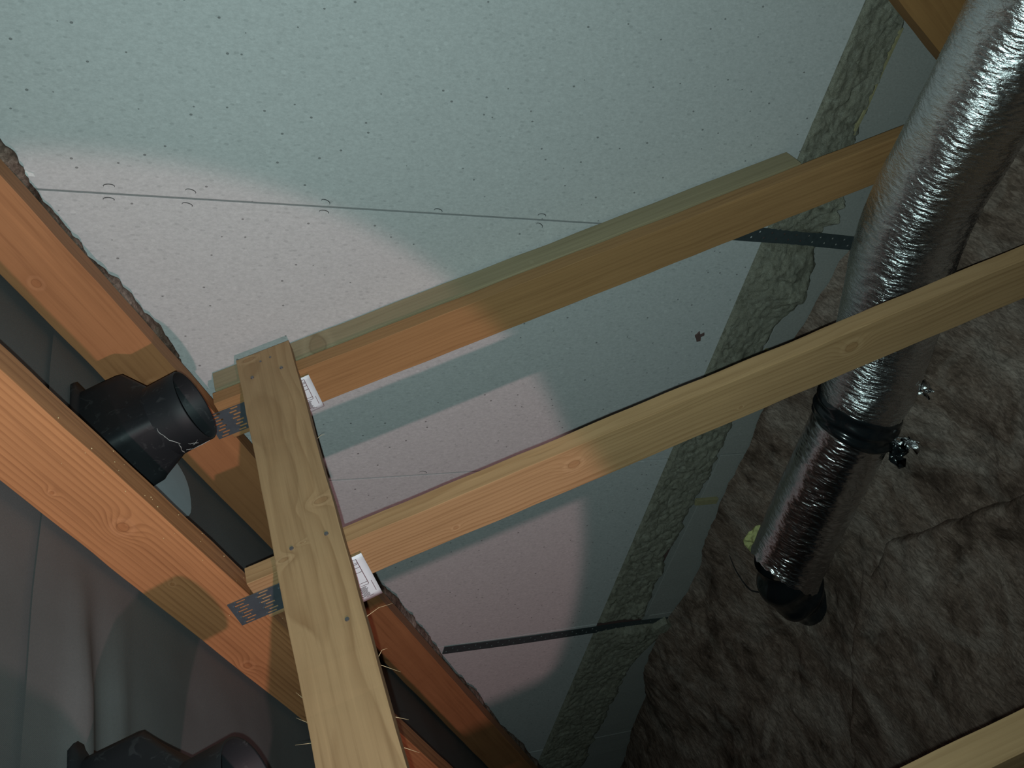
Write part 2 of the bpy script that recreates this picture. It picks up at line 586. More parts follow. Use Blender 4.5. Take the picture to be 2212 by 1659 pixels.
# ------------------------------------------------------------------ the attic floor under the wool
floor = link('floor', box_mesh('floor', (5.2, 3.3, 0.03)), M_board_low, None, Matrix.Translation(Vector((-1.1, -0.22, -0.07))))
tag(floor, 'boarding under the brown wool', None, None, 'structure')


# ------------------------------------------------------------------ trusses
def K(frame_c, s, n, y, r, amp):
    return ((s - frame_c[0]) * U, (y - frame_c[1]) * U, (n - frame_c[2]) * U, r, amp)


def slotted_plate(name, L, W, groups, rows, parent, frame, loc, mat):
    """Pressed steel truss plate: real slots in groups, rows staggered, with a raised tooth lip at each."""
    cells = []
    gw = L / groups
    bm = bmesh.new()
    th = 0.0012
    rh = W / rows

    def quadbox(x0, x1, z0, z1, y0, y1):
        vs = [bm.verts.new(c) for c in ((x0, y0, z0), (x1, y0, z0), (x1, y0, z1), (x0, y0, z1), (x0, y1, z0), (x1, y1, z0), (x1, y1, z1), (x0, y1, z1))]
        for q in ((0, 1, 2, 3), (7, 6, 5, 4), (0, 4, 5, 1), (1, 5, 6, 2), (2, 6, 7, 3), (3, 7, 4, 0)):
            bm.faces.new([vs[i] for i in q])

    for g in range(groups):
        for r in range(rows):
            x0 = -L / 2 + g * gw
            x1 = x0 + gw
            z0 = -W / 2 + r * rh
            z1 = z0 + rh
            st = (r % 2) * gw * 0.14
            a = x0 + gw * 0.16 + st
            b = a + gw * 0.46
            c, d = z0 + rh * 0.22, z0 + rh * 0.78
            quadbox(x0, a, z0, z1, -th, 0)
            quadbox(b, x1, z0, z1, -th, 0)
            quadbox(a, b, z0, c, -th, 0)
            quadbox(a, b, d, z1, -th, 0)
            quadbox(a, a + gw * 0.06, c, d, -th * 1.9, -th * 0.2)
    me = bpy.data.meshes.new(name)
    bm.to_mesh(me)
    bm.free()
    return link(name, me, mat, parent, matof(frame, loc))


def paper_label(parent, s0, s1, n0, n1, y):
    """White paper tag stapled to the truss; printed ruled boxes stand in sub-part lines."""
    v, f = [], []
    ns, nn = 12, 10
    V = np.zeros((ns, nn, 3))
    for i in range(ns):
        for j in range(nn):
            a, b = i / (ns - 1), j / (nn - 1)
            s = s0 + (s1 - s0) * a
            n_ = n1 + (n0 - n1) * b
            V[i, j] = webpt(s, y - 0.006 - 0.004 * math.sin(a * 3.0) - 0.010 * max(0, 0.35 - b) ** 1.2, n_)
    lab = link('paper_label', grid_mesh('paper_label', V), M_paper, parent)
    md = lab.modifiers.new('thick', 'SOLIDIFY')
    md.thickness = 0.0006
    md.offset = 0
    tag(lab, 'white paper tag printed with ruled boxes')
    rows = [0.06, 0.14, 0.17, 0.25, 0.36, 0.60, 0.66, 0.92]
    ls = []

    def bar(sa, sb, na, nb):
        i0 = len(v)
        yy = y - 0.020
        for (s, n_) in ((sa, na), (sb, na), (sb, nb), (sa, nb)):
            a = (s - s0) / (s1 - s0)
            b = (n_ - n1) / (n0 - n1)
            yl = y - 0.006 - 0.004 * math.sin(a * 3.0) - 0.010 * max(0, 0.35 - b) ** 1.2 - 0.0016
            v.append(webpt(s, yl, n_))
        f.append((i0, i0 + 1, i0 + 2, i0 + 3))

    wd = s1 - s0
    hg = n1 - n0
    lw = 0.0016
    for r in rows:
        nn_ = n1 - hg * r
        bar(s0 + wd * 0.05, s1 - wd * 0.10, nn_, nn_ - lw)
    bar(s1 - wd * 0.10, s1 - wd * 0.10 + lw, n1 - hg * 0.06, n1 - hg * 0.66)
    bar(s1 - wd * 0.055, s1 - wd * 0.055 + lw * 0.8, n1 - hg * 0.62, n1 - hg * 0.86)
    rn = random.Random(int(abs(y) * 100))
    for k in range(10):                                   # short ruled entries
        nn_ = n1 - hg * (0.69 + 0.022 * k)
        bar(s1 - wd * (0.22 + 0.04 * rn.random()), s1 - wd * (0.13 + 0.03 * rn.random()), nn_, nn_ - lw * 1.1)
    pr = link('printed_lines', pydata('printed_lines', v, f), M_ink, lab)
    return lab


def truss(label, Y, und, top, thick, wN0, wN1, wthick, sw0, mats, base):
    tr = thing('roof_truss', label, 'roof truss', P(base))
    timber('rafter', ROOF, (-5.3, Y, -und), (1.25, Y + thick, -top), mats[0], tr, 0.0011, 0.0013)
    timber('web', WEB, (sw0, Y, wN0), (1.96, Y + wthick, wN1), mats[1], tr, 0.0009, 0.0013)
    return tr


def wc(Y, th, n0, n1, s0=-0.44, s1=1.96):
    return ((s0 + s1) / 2, Y + th / 2, (n0 + n1) / 2)


def rc(Y, th, und, top):
    return ((-5.3 + 1.25) / 2, Y + th / 2, (-und - top) / 2)


# truss next to the gable wall
c1 = rc(1.9, 0.066, -0.667, -0.813)
m_r1 = wood('rafter_orange_a', (0.385, 0.165, 0.07), (0.205, 0.072, 0.027), 1.0, (0.12, 0.02), 0.0105,
            [K(c1, -0.8506, 0.7698, 1.9, 0.009, 0.006), K(c1, -1.22, 0.735, 1.9, 0.010, 0.006)], 0.003, 0.35)
cw1 = wc(1.9, 0.045, -1.565, -1.436)
m_w1 = wood('web_tan_a', (0.385, 0.2, 0.085), (0.215, 0.092, 0.033), 2.0, (0.10, -0.10), 0.0060, [], 0.006, 0.40)
t1 = truss('farthest roof truss, orange rafter and web tight against the grey board wall', 1.9, -0.667, -0.813, 0.066, -1.565, -1.436, 0.045, -0.445, (m_r1, m_w1), (-1.9, 1.93, -2.35))
# the other web of this truss, rising to the ridge from the foot of the first
Vd = np.array([0.431, 0, 0.902])
Vn = np.array([-0.902, 0, 0.431])
VWEB = (Vd, Yv, Vn)
a0 = np.array([-0.358, 0, -2.065])
s_end, n_top = a0 @ Vd, a0 @ Vn
m_w1b = wood('web_brown_b', (0.333, 0.163, 0.061), (0.211, 0.090, 0.032), 3.0, (0.10, 0.06), 0.0075, [], 0.006, 0.4)
timber('web', VWEB, (s_end - 0.10, 1.9, n_top - 0.15), (s_end + 1.6, 1.962, n_top), m_w1b, t1, 0.0009, 0.0013)
slotted_plate('nail_plate', 0.19 * U, 0.085 * U, 4, 8, t1, WEB, webpt(-0.385, 1.9 - 0.0005, -1.507), M_galv)
paper_label(t1, -0.365, -0.196, -1.573, -1.452, 1.9)

# second truss
c2 = rc(1.3, 0.064, -0.664, -0.811)
m_r2 = wood('rafter_orange_b', (0.43, 0.185, 0.078), (0.2, 0.07, 0.026), 4.0, (-0.10, 0.16), 0.0062,
            [K(c2, -1.077, 0.7325, 1.3, 0.012, 0.020), K(c2, -0.9316, 0.769, 1.3, 0.004, 0.008), K(c2, -1.6075, 0.790, 1.3, 0.009, 0.010),
             K(c2, -1.2677, 0.7556, 1.3, 0.004, 0.006)], 0.004, 0.85)
cw2 = wc(1.3, 0.045, -1.581, -1.452)
m_w2 = wood('web_tan_b', (0.415, 0.24, 0.118), (0.245, 0.12, 0.048), 5.0, (0.06, -0.10), 0.0062,
            [K(cw2, 0.3027, -1.503, 1.3, 0.012, 0.016), K(cw2, 1.0114, -1.502, 1.3, 0.014, 0.018), K(cw2, 0.0077, -1.546, 1.3, 0.005, 0.006),
             K(cw2, 0.7195, -1.546, 1.3, 0.004, 0.005)], 0.009, 0.70)
t2 = truss('middle roof truss, bright orange rafter with knots and pale web', 1.3, -0.664, -0.811, 0.064, -1.581, -1.452, 0.045, -0.44, (m_r2, m_w2), (-1.9, 1.32, -2.35))
slotted_plate('nail_plate', 0.20 * U, 0.080 * U, 4, 8, t2, WEB, webpt(-0.398, 1.3 - 0.0005, -1.527), M_galv)
paper_label(t2, -0.372, -0.200, -1.648, -1.490, 1.3)

# beads of resin on the underside of the second rafter
M_resin = plain('resin_bead', (0.62, 0.47, 0.25), 0.08, 0.8)
rn = random.Random(31)
bm = bmesh.new()
for k in range(26):
    s_ = -0.80 - 0.80 * rn.random()
    y_ = 1.303 + 0.058 * rn.random()
    r_ = rn.uniform(0.0004, 0.0010)
    bmesh.ops.create_icosphere(bm, subdivisions=1, radius=r_, matrix=Matrix.Translation(Vector(roofpt(s_, y_, -0.6635))))
for k in range(12):
    s_ = -0.85 - 0.8 * rn.random()
    bmesh.ops.create_icosphere(bm, subdivisions=1, radius=rn.uniform(0.0003, 0.0007), matrix=Matrix.Translation(Vector(roofpt(s_, 1.2995, -0.67 - 0.06 * rn.random() ** 2))))
me = bpy.data.meshes.new('resin_beads')
bm.to_mesh(me)
bm.free()
tag(link('resin_beads', me, M_resin, t2), 'glinting beads of resin', None, None, 'stuff')

# third truss, nearest the lens; only its web enters the picture
m_r3 = wood('rafter_orange_c', (0.397, 0.179, 0.077), (0.269, 0.102, 0.040), 6.0, (0.10, 0.10), 0.007, [], 0.004, 0.4)
m_w3 = wood('web_tan_c', (0.415, 0.245, 0.122), (0.25, 0.125, 0.05), 7.0, (0.09, 0.07), 0.007, [], 0.006, 0.35)
t3 = truss('nearest roof truss, only a pale web showing low in the right corner', 0.39, -0.664, -0.811, 0.064, -1.585, -1.458, 0.055, -0.44, (m_r3, m_w3), (-1.9, 0.41, -2.35))

# the next truss stands just behind the lens; its web shades the foot of the wall from the torch
t4 = truss('roof truss standing behind the photographer, out of the picture', -0.52, -0.664, -0.811, 0.064, -1.585, -1.458, 0.055, -0.44, (m_r3, m_w3), (-1.9, -0.5, -2.35))

# ------------------------------------------------------------------ brace and batten
b_c = ((-0.362 - 0.216) / 2, 1.0, 0)
br = thing('brace_plank', 'tan sawn plank nailed square across the truss webs', 'plank', webpt(-0.289, 1.0, -1.44))
BR = (Yv, -Wd, Wn)                                    # long axis into the wall
bc = ((-0.9 + 2.008) / 2, 0.289, -1.4275)


def KB(s, y, r, amp):
    return ((y - bc[0]) * U, (-s - bc[1]) * U, (-1.41 - bc[2]) * U, r, amp)


m_br = wood('brace_tan', (0.4, 0.25, 0.13), (0.215, 0.112, 0.048), 8.0, (0.012, -0.075), 0.0085,
            [KB(-0.330, 1.99, 0.007, 0.004), KB(-0.240, 1.405, 0.0065, 0.012), KB(-0.345, 1.285, 0.0045, 0.010), KB(-0.30, 1.31, 0.002, 0.016)], 0.010, 0.75, 0.62, 2.0)
timber('plank', BR, (-0.9, 0.216, -1.445), (2.008, 0.362, -1.41), m_br, br, 0.0012, 0.0012)
bm = bmesh.new()
bmesh.ops.create_cone(bm, cap_ends=True, segments=12, radius1=0.0034, radius2=0.0028, depth=0.0026)
nail_me = bpy.data.meshes.new('nail_head')
bm.to_mesh(nail_me)
bm.free()
for (s, y) in [(-0.3294, 1.910), (-0.2516, 1.9036), (-0.2996, 1.963), (-0.2726, 1.965), (-0.3236, 1.306), (-0.247, 1.307), (-0.2495, 1.081)]:
    k = 0.6 if y > 1.95 else 1.0
    link('nail_head', nail_me, M_nail, br, matof(BR, webpt(s, y, -1.4095)) @ Matrix.Scale(k, 4))
# frayed splinters left by the saw
rn = random.Random(4)
M_splinter = plain('pale_splinter', (0.62, 0.47, 0.28), 0.8, 0.2)
for (s, y, dx, dy_, dz) in [(-0.215, 1.085, 0.055, 0.0, 0.01), (-0.214, 0.97, 0.03, -0.03, 0.0), (-0.214, 0.99, 0.02, 0.005, 0.01), (-0.214, 0.86, 0.02, -0.015, 0.0),
                            (-0.214, 0.80, 0.022, -0.02, 0.0), (-0.364, 0.92, -0.02, 0.02, 0.0), (-0.364, 0.88, -0.03, 0.01, 0), (-0.214, 1.62, 0.018, 0.002, 0.004), (-0.364, 0.97, -0.012, 0.02, 0)]:
    p0 = webpt(s, y, -1.43)
    p1 = webpt(s + dx * 0.5, y + dy_ * 0.5, -1.43 + dz)
    p2 = webpt(s + dx, y + dy_, -1.43 + dz * 0.5)
    link('splinter', tube_mesh('splinter', [p0, p1, p2], 0.0004, 5, lambda q: 1 - 0.8 * q), M_splinter, br)

cb = ((-0.60 + 1.06) / 2, 1.988, -1.495)
m_ol = wood('batten_olive', (0.35, 0.275, 0.168), (0.24, 0.175, 0.095), 9.0, (0.05, 0.08), 0.0075,
            [K(((-0.44 + 1.31) / 2, 2.006, -1.506), 0.477, -1.44, 1.99, 0.004, 0.004), K(((-0.44 + 1.31) / 2, 2.006, -1.506), -0.15, -1.44, 1.99, 0.02, 0.01)], 0.006, 0.30)
bt = timber('batten', WEB, (-0.44, 1.968, -1.565), (1.31, 2.044, -1.4465), m_ol, None, 0.0009, 0.0013)
tag(bt, 'olive grey batten running behind the web of the farthest truss', 'batten')

# ------------------------------------------------------------------ steel straps on the wall joints
def strap(label, x, z0, z1, tilt, wdt, seed):
    L = (z0 - z1) * KW * U
    W = wdt * KW * U
    n = int(L / 0.016)
    ch = L / n
    bm = bmesh.new()
    th = 0.0016
    H8 = 8
    for k in range(n):
        zc0 = -k * ch
        hx = W * (0.20 if k % 2 else -0.20)
        hz = zc0 - ch / 2
        r = 0.0027
        co = [(-W / 2, zc0), (0, zc0), (W / 2, zc0), (W / 2, hz), (W / 2, zc0 - ch), (0, zc0 - ch), (-W / 2, zc0 - ch), (-W / 2, hz)]
        ho = [(hx + r * math.cos(math.radians(135 - 45 * q)), hz + r * math.sin(math.radians(135 - 45 * q))) for q in range(8)]
        o_ = [bm.verts.new((c[0], -th, c[1])) for c in co]
        h_ = [bm.verts.new((c[0], -th, c[1])) for c in ho]
        hb = [bm.verts.new((c[0], 0, c[1])) for c in ho]
        for q in range(8):
            q2 = (q + 1) % 8
            bm.faces.new((o_[q], h_[q], h_[q2], o_[q2]))
            bm.faces.new((h_[q], hb[q], hb[q2], h_[q2]))
        ob = [bm.verts.new((c[0], 0, c[1])) for c in co]
        for q in (2, 3, 6, 7):
            q2 = (q + 1) % 8
            bm.faces.new((o_[q], o_[q2], ob[q2], ob[q]))
        if k == 0:
            for q in (0, 1):
                bm.faces.new((o_[q], o_[q + 1], ob[q + 1], ob[q]))
    bmesh.ops.remove_doubles(bm, verts=bm.verts, dist=1e-5)
    for v_ in bm.verts:
        z = v_.co.z / -L
        v_.co.y += -0.004 * math.sin(z * 5 + seed) * z - 0.001
    bmesh.ops.recalc_face_normals(bm, faces=bm.faces)
    me = bpy.data.meshes.new('perforated_strap')
    bm.to_mesh(me)
    bm.free()
    mw = Matrix.Translation(Vector(P((x * KW, YW - 0.004, z0 * KW)))) @ Matrix.Rotation(tilt, 4, 'Y')
    o = link('perforated_strap', me, M_strap, None, mw)
    tag(o, label, 'strap')
    return o


strap('dark perforated steel strap low on the wall near the eaves corner', -2.938, -1.205, -2.29, 0.024, 0.044, 1.0)
strap('dark perforated steel strap crossing the stone wool beside the foil duct', -1.008, -1.60, -2.33, 0.02, 0.050, 2.4)


# ------------------------------------------------------------------ stone wool band
def stone_batt(label, x0, x1, z_top, lowf, seed, lumps):
    dx = 0.0036 / U
    nx = int((x1 - x0) / dx)
    nz_ = 56
    V = np.zeros((nx, nz_ + 4, 3))
    for i in range(nx):
        x = x0 + (x1 - x0) * i / (nx - 1)
        low = lowf(x) + 0.018 * fbm(x * 9, seed, 2.0) + 0.012 * fbm(x * 30, seed, 7.0)
        tp = z_top + 0.003 * fbm(x * 18, seed, 1.0)
        ex = min(1.0, (x - x0) / 0.02, (x1 - x) / 0.02)
        for j in range(nz_):
            b = j / (nz_ - 1)
            z = tp + (low - tp) * b
            e = min(1.0, (1 - b) / 0.09, b / 0.05) * ex
            h = 0.012 + 0.010 * fbm(x * 6, z * 7, seed, 3) + 0.0050 * fbm(x * 40, z * 46, seed + 3, 5)
            h -= 0.007 * max(0.0, 1 - abs(noise.noise(Vector((x * 15, z * 11, seed)))) * 14)
            for (lx, lz, lr, lh) in lumps:
                d2 = ((x - lx) ** 2 + (z - lz) ** 2) / (lr * lr)
                h += lh * math.exp(-d2) * (1 + 0.5 * fbm(x * 20, z * 20, 5.0, 3))
            h = max(h, 0.002)
            V[i, j + 2] = P((x * KW, YW - h * max(0.0, e) - 0.001, z * KW))
        V[i, 1] = P((x * KW, YW + 0.02, tp * KW))
        V[i, 0] = P((x * KW, YW + 0.04, tp * KW))
        V[i, nz_ + 2] = P((x * KW, YW + 0.02, low * KW))
        V[i, nz_ + 3] = P((x * KW, YW + 0.04, low * KW))
    o = link('stone_wool_batt', grid_mesh('stone_wool_batt', V), M_stonewool, None)
    tag(o, label, 'insulation', 'stone wool batts packed in the wall gap')
    return o


stone_batt('greenish stone wool batt above the strap, beside the foil duct', -1.000, 1.3, -1.917, lambda x: -2.085 - 0.05 * max(0, -0.55 - x) / 0.4, 11.0,
           [(-0.86, -2.10, 0.09, 0.05), (-0.92, -2.16, 0.05, 0.05)])
stone_batt('long greenish stone wool batt between the two steel straps', -2.915, -1.035, -1.917, lambda x: -2.135 + 0.012 * math.sin(x * 7) - 0.05 * math.exp(-((x + 1.2) / 0.1) ** 2), 23.0,
           [(-1.14, -2.03, 0.08, 0.03), (-1.22, -2.12, 0.06, 0.04), (-2.86, -2.1, 0.06, 0.02)])
stone_batt('dark stone wool batt below the lower strap, at the eaves corner', -4.3, -2.965, -1.917, lambda x: -2.205 - 0.09 * math.exp(-((x + 3.05) / 0.16) ** 2), 37.0,
           [(-3.02, -2.12, 0.07, 0.03)])
# torn tuft hanging over the lower board beside the strap foot
scrap('torn_tuft', -2.985, YW - 0.002, -2.262, 0.034, 15, M_stonewool, None, 12, 0.022, 1.0, 0.2, 0.45)
tag(bpy.data.objects['torn_tuft'], 'ragged grey tuft of wool by the foot of the lower strap', 'insulation')


# ------------------------------------------------------------------ brown glass wool
def lerp(x, tab):
    if x <= tab[0][0]:
        return tab[0][1]
    for (a, b), (c, d) in zip(tab, tab[1:]):
        if x <= c:
            return b + (d - b) * (x - a) / (c - a)
    return tab[-1][1]


EDGE = [(-4.3, -2.50), (-3.75, -2.41), (-3.24, -2.31), (-2.94, -2.30), (-2.79, -2.335), (-2.29, -2.30), (-2.01, -2.285), (-1.77, -2.245), (-1.47, -2.225), (-1.33, -2.235), (-1.06, -2.295), (-0.5, -2.33)]


def wool_height(x, y, seed):
    e = lerp(x / KW, EDGE) * KW
    k = max(0.0, min(1.0, (y - 1.55) / 0.5))
    z = -2.375 * (1 - k) + e * k
    z += 0.030 * fbm(x * 2.2, y * 2.2, seed, 3) + 0.012 * fbm(x * 7 + 2 * noise.noise(Vector((x * 3, y * 3, 1))), y * 5, seed + 5, 3)
    z += 0.0045 * fbm(x * 26 + 3 * noise.noise(Vector((x * 5, y * 5, 2))), y * 16, seed + 8, 3)
    return z


def quilt(label, x0, x1, y0f, y1f, seed, lift, step=0.0085, border=0.05):
    nx = int((x1 - x0) / step)
    ny = 150
    V = np.zeros((nx, ny, 3))
    for i in range(nx):
        x = x0 + (x1 - x0) * i / (nx - 1)
        ya, yb = y0f(x), y1f(x)
        for j in range(ny):
            b = j / (ny - 1)
            y = ya + (yb - ya) * b
            z = wool_height(x, y, seed) + lift
            ed = min((yb - y) / border, (x - x0) / border, (x1 - x) / border)
            if lift and ed < 1:
                z -= (lift + 0.06) * (1 - max(0, ed)) ** 2
            V[i, j] = P((x, y, z))
    me = grid_mesh('glass_wool_quilt', V)
    o = link('glass_wool_quilt', me, M_glasswool, None)
    tag(o, label, 'insulation', 'brown glass wool quilts on the attic floor')
    return o


def near_edge(x):
    if x > -1.95:
        y = min(1.46, max(1.02, 1.508 - 0.55 * (x + 1.887)))
    else:
        y = 1.5 - 0.62 * (-1.95 - x)
    return y + 0.02 * fbm(x * 7, 1.0, 4.0)


quilt('dark brown glass wool quilt under the foil duct along the wall foot', -4.75, 1.4, lambda x: max(0.25, near_edge(max(x, -3.4)) - 0.12) if x > -3.42 else 0.25, lambda x: YW - 0.002, 3.0, 0.0)
quilt('brown glass wool quilt nearer the lens, its torn edge beside the duct end', -3.4, 1.4, lambda x: -0.6,
      near_edge, 17.0, 0.035, 0.0095)

# wool stuffed between the last rafter and the wall, ragged along its lower edge
ns, nt = 900, 30
V = np.zeros((ns, nt, 3))
for i in range(ns):
    s = 0.9 - 5.3 * i / (ns - 1)
    bul = -0.678 + 0.014 * fbm(s * 3.1, 2.0, 1.0, 3) + 0.009 * fbm(s * 15, 5.0, 1.0, 4)
    bul += 0.022 * math.exp(-((s + 1.10) / 0.12) ** 2) + 0.02 * math.exp(-((s + 0.62) / 0.12) ** 2) + 0.018 * math.exp(-((s + 2.72) / 0.25) ** 2) + 0.010 * math.exp(-((s + 3.9) / 0.4) ** 2)
    if -1.75 < s < -1.25:
        bul -= 0.03 * math.exp(-((s + 1.5) / 0.2) ** 2)
    for j in range(nt):
        a = j / (nt - 1)
        y = 1.968 + (YW - 0.003 - 1.968) * a
        n_ = bul - 0.03 * (2 * a - 1) ** 2 * (1.0 if a > 0.5 else 0.6) + 0.004 * fbm(s * 36, a * 3, 4.0, 4)
        if j in (0, nt - 1):
            n_ = -0.80
        V[i, j] = roofpt(s, y, n_)
strip = link('glass_wool_strip', grid_mesh('glass_wool_strip', V), M_glasswool, None)
tag(strip, 'ragged brown wool stuffed between the farthest rafter and the wall', 'insulation')


# ------------------------------------------------------------------ black roof vents
def vent(label, dy, ds):
    sp, yp, r = -1.137 + ds, 1.625 + dy, 0.083
    root = thing('roof_vent', label, 'roof vent', roofpt(sp, yp, -0.815))

    def ring_rect(s0, s1, y0, y1, n, N=48):
        cs, cy = (s0 + s1) / 2, (y0 + y1) / 2
        hs, hy = (s1 - s0) / 2, (y1 - y0) / 2
        out = []
        for k in range(N):
            a = 2 * math.pi * (k + 0.5) / N
            c, s_ = math.cos(a), math.sin(a)
            m = max(abs(c), abs(s_))
            out.append(roofpt(cs + hs * c / m, cy + hy * s_ / m, n))
        return out

    def ring_circ(rr, n, N=48):
        return [roofpt(sp + rr * math.cos(2 * math.pi * (k + 0.5) / N), yp + rr * math.sin(2 * math.pi * (k + 0.5) / N), n) for k in range(N)]

    s0, s1, y0, y1 = -1.226 + ds, -1.053 + ds, 1.535 + dy, 1.768 + dy
    flange = [ring_rect(s0 - 0.02, s1 + 0.018, y0 - 0.03, y1 + 0.022, -0.822), ring_rect(s0 - 0.02, s1 + 0.018, y0 - 0.03, y1 + 0.022, -0.814), ring_rect(s0, s1, y0, y1, -0.811)]
    body = [ring_rect(s0, s1, y0, y1, -0.813), ring_rect(s0 + 0.004, s1 - 0.004, y0 + 0.004, y1 - 0.004, -0.725),
            ring_rect(s0 + 0.008, s1 - 0.006, y0 + 0.008, y1 - 0.006, -0.716), ring_circ(r * 1.0, -0.664)]
    pipe = [ring_circ(r, -0.664), ring_circ(r, -0.62), ring_circ(r * 1.0, -0.592), ring_circ(r * 0.985, -0.590), ring_circ(r * 0.955, -0.592), ring_circ(r * 0.95, -0.70), ring_circ(r * 0.94, -0.80)]
    parts = []
    for nm, rings in (('flange', flange), ('hood', body), ('pipe', pipe)):
        V = np.array(rings)
        o = link(nm, grid_mesh(nm, V[::-1] if nm != 'x' else V, True, nm == 'pipe'), M_black_pvc, root)
        parts.append(o)
    return root, sp, yp, r


v1, sp, yp, r = vent('black plastic roof vent with a round pipe between two orange rafters', 0, 0)
vent('black plastic roof vent cut off by the lower edge of the picture', -0.897, -0.022)
# pale scuffs and dust lines on the first pipe
pipe1 = [o for o in v1.children if o.name.startswith('pipe')][0]
rn = random.Random(21)
for (a0_, n0_, a1_, n1_, wv_) in [(232, -0.655, 246, -0.650, 1), (246, -0.650, 262, -0.642, 1), (262, -0.642, 285, -0.655, 1), (222, -0.60, 226, -0.635, 0.8), (226, -0.635, 240, -0.646, 0.8),
                                  (250, -0.61, 243, -0.625, 0.7), (240, -0.615, 252, -0.628, 0.7), (285, -0.655, 300, -0.66, 0.8)]:
    pts = []
    for k in range(7):
        q = k / 6
        a = math.radians(a0_ + (a1_ - a0_) * q + rn.uniform(-1.5, 1.5))
        pts.append(roofpt(sp + r * 1.002 * math.cos(a), yp + r * 1.002 * math.sin(a), n0_ + (n1_ - n0_) * q + rn.uniform(-0.002, 0.002)))
    link('scuff_line', tube_mesh('scuff_line', pts, 0.0007 * wv_, 5, lambda q: 1 - 0.6 * abs(2 * q - 1)), M_scuff, pipe1)

# ------------------------------------------------------------------ foil duct
path = [(-2.135, 1.650, -2.240), (-2.02, 1.660, -2.235), (-1.82, 1.675, -2.230), (-1.60, 1.685, -2.225), (-1.38, 1.695, -2.215), (-1.10, 1.715, -2.165), (-0.77, 1.700, -2.045), (-0.41, 1.615, -1.945), (-0.16, 1.575, -1.905), (0.15, 1.52, -1.85), (0.45, 1.46, -1.79)]


def spline(pts, n):
    pts = [np.array(p) for p in pts]
    pts = [2 * pts[0] - pts[1]] + pts + [2 * pts[-1] - pts[-2]]
    out = []
    m = len(pts) - 3
    for i in range(n):
        u = i / (n - 1) * m
        k = min(int(u), m - 1)
        f = u - k
        a, b, c, d = pts[k:k + 4]
        out.append(0.5 * ((2 * b) + (c - a) * f + (2 * a - 5 * b + 4 * c - d) * f * f + (3 * b - a - 3 * c + d) * f ** 3))
    return np.array(out)


def sweep(name, pts, radf, seg, ref=np.array([0, 1.0, 0.15])):
    n = len(pts)
    V = np.zeros((n, seg, 3))
    acc = 0.0
    for i in range(n):
        t_ = pts[min(i + 1, n - 1)] - pts[max(i - 1, 0)]
        t_ = t_ / np.linalg.norm(t_)
        a = ref - t_ * (ref @ t_)
        a /= np.linalg.norm(a)
        b = np.cross(t_, a)
        if i:
            acc += np.linalg.norm(pts[i] - pts[i - 1])
        for k in range(seg):
            th = 2 * math.pi * k / seg
            rr, shift = radf(i / (n - 1), acc, th)
            V[i, k] = P(pts[i] + (a * math.cos(th) + b * math.sin(th)) * rr + t_ * shift)
    return grid_mesh(name, V, True)


duct = thing('foil_duct', 'silver foil flexible duct lying on the brown wool, bound with black tape', 'duct', P((-1.4, 1.69, -2.37)))
full = spline(path, 1700)
cut = 500                                              # tape joint splits the jacket in two lengths


def crinkle(acc, th, seed, tight):
    z = 6.2832
    cx, sx_ = math.cos(th), math.sin(th)
    # short pleats running round the duct, broken up by noise
    warp = 2.2 * noise.noise(Vector((acc * 7, cx * 2, sx_ * 2 + seed)))
    a = 1 - 2.6 * abs(noise.noise(Vector((acc * 72 + warp + th * 1.3, cx * 3.6 + seed, sx_ * 3.6))))
    b = noise.noise(Vector((acc * 190 + th * 2.0, cx * 7 + seed, sx_ * 7)))
    side = 0.45 + 0.55 * max(0.0, -sx_ * 0.8 - cx * 0.6)
    c = noise.noise(Vector((acc * 12, cx * 2.0, sx_ * 2.0 + seed)))
    return (0.0028 * a + 0.0018 * b) * side + 0.0028 * c * tight


def rad_up(u, acc, th):
    r = 0.140 + 0.006 * math.sin(u * 9)
    e = min(1.0, acc / 0.07)
    r *= 0.86 + 0.14 * e ** 0.5
    return r + crinkle(acc, th, 1.0, 1.0), 0.0


def rad_low(u, acc, th):
    r = 0.132
    r *= 1.0 - 0.10 * max(0, (u - 0.86) / 0.14) ** 2
    if u < 0.1:
        r *= 1.0 + 0.03 * (0.1 - u) / 0.1
    sh = 0.0
    if u < 0.25:
        w_ = (0.25 - u) / 0.25
        sh = w_ * (0.060 * math.sin(th) + 0.012 * noise.noise(Vector((math.cos(th) * 6, math.sin(th) * 6, 2))))
    return r + crinkle(acc, th, 5.0, 0.8), sh


# arc-length position of the tape joint
seglen = np.linalg.norm(np.diff(full, axis=0), axis=1)
jt = int(np.argmin(np.linalg.norm(full - np.array([-1.415, 1.693, -2.217]), axis=1)))
up = link('foil_jacket', sweep('foil_jacket_upper', full[jt:], rad_up, 120), M_foil, duct)
lo_ = link('foil_jacket', sweep('foil_jacket_lower', full[:jt + 12], rad_low, 120), M_foil_low, duct)


def rad_tape(u, acc, th):
    bell = 1 - abs(2 * u - 1) ** 6
    w_ = 0.0045 * noise.noise(Vector((u * 5 + 2.2 * math.sin(th), math.cos(th) * 1.6, math.sin(th) * 1.6)))
    w_ += 0.003 * math.sin(u * 16 + 2.0 * math.sin(th + 1) + 3 * noise.noise(Vector((math.cos(th), math.sin(th), 3))))
    return 0.131 + 0.010 * bell + w_, 0.022 * math.sin(th + 0.6)


tape_pts = spline([tuple(full[jt - 62]), tuple(full[jt - 20]), tuple(full[jt + 25])], 50)
link('tape_band', sweep('tape_band', tape_pts, rad_tape, 120), M_tape, duct)
neck_pts = spline([(-2.32, 1.63, -2.47), (-2.265, 1.635, -2.375), (-2.20, 1.64, -2.295), (-2.08, 1.655, -2.235)], 60)


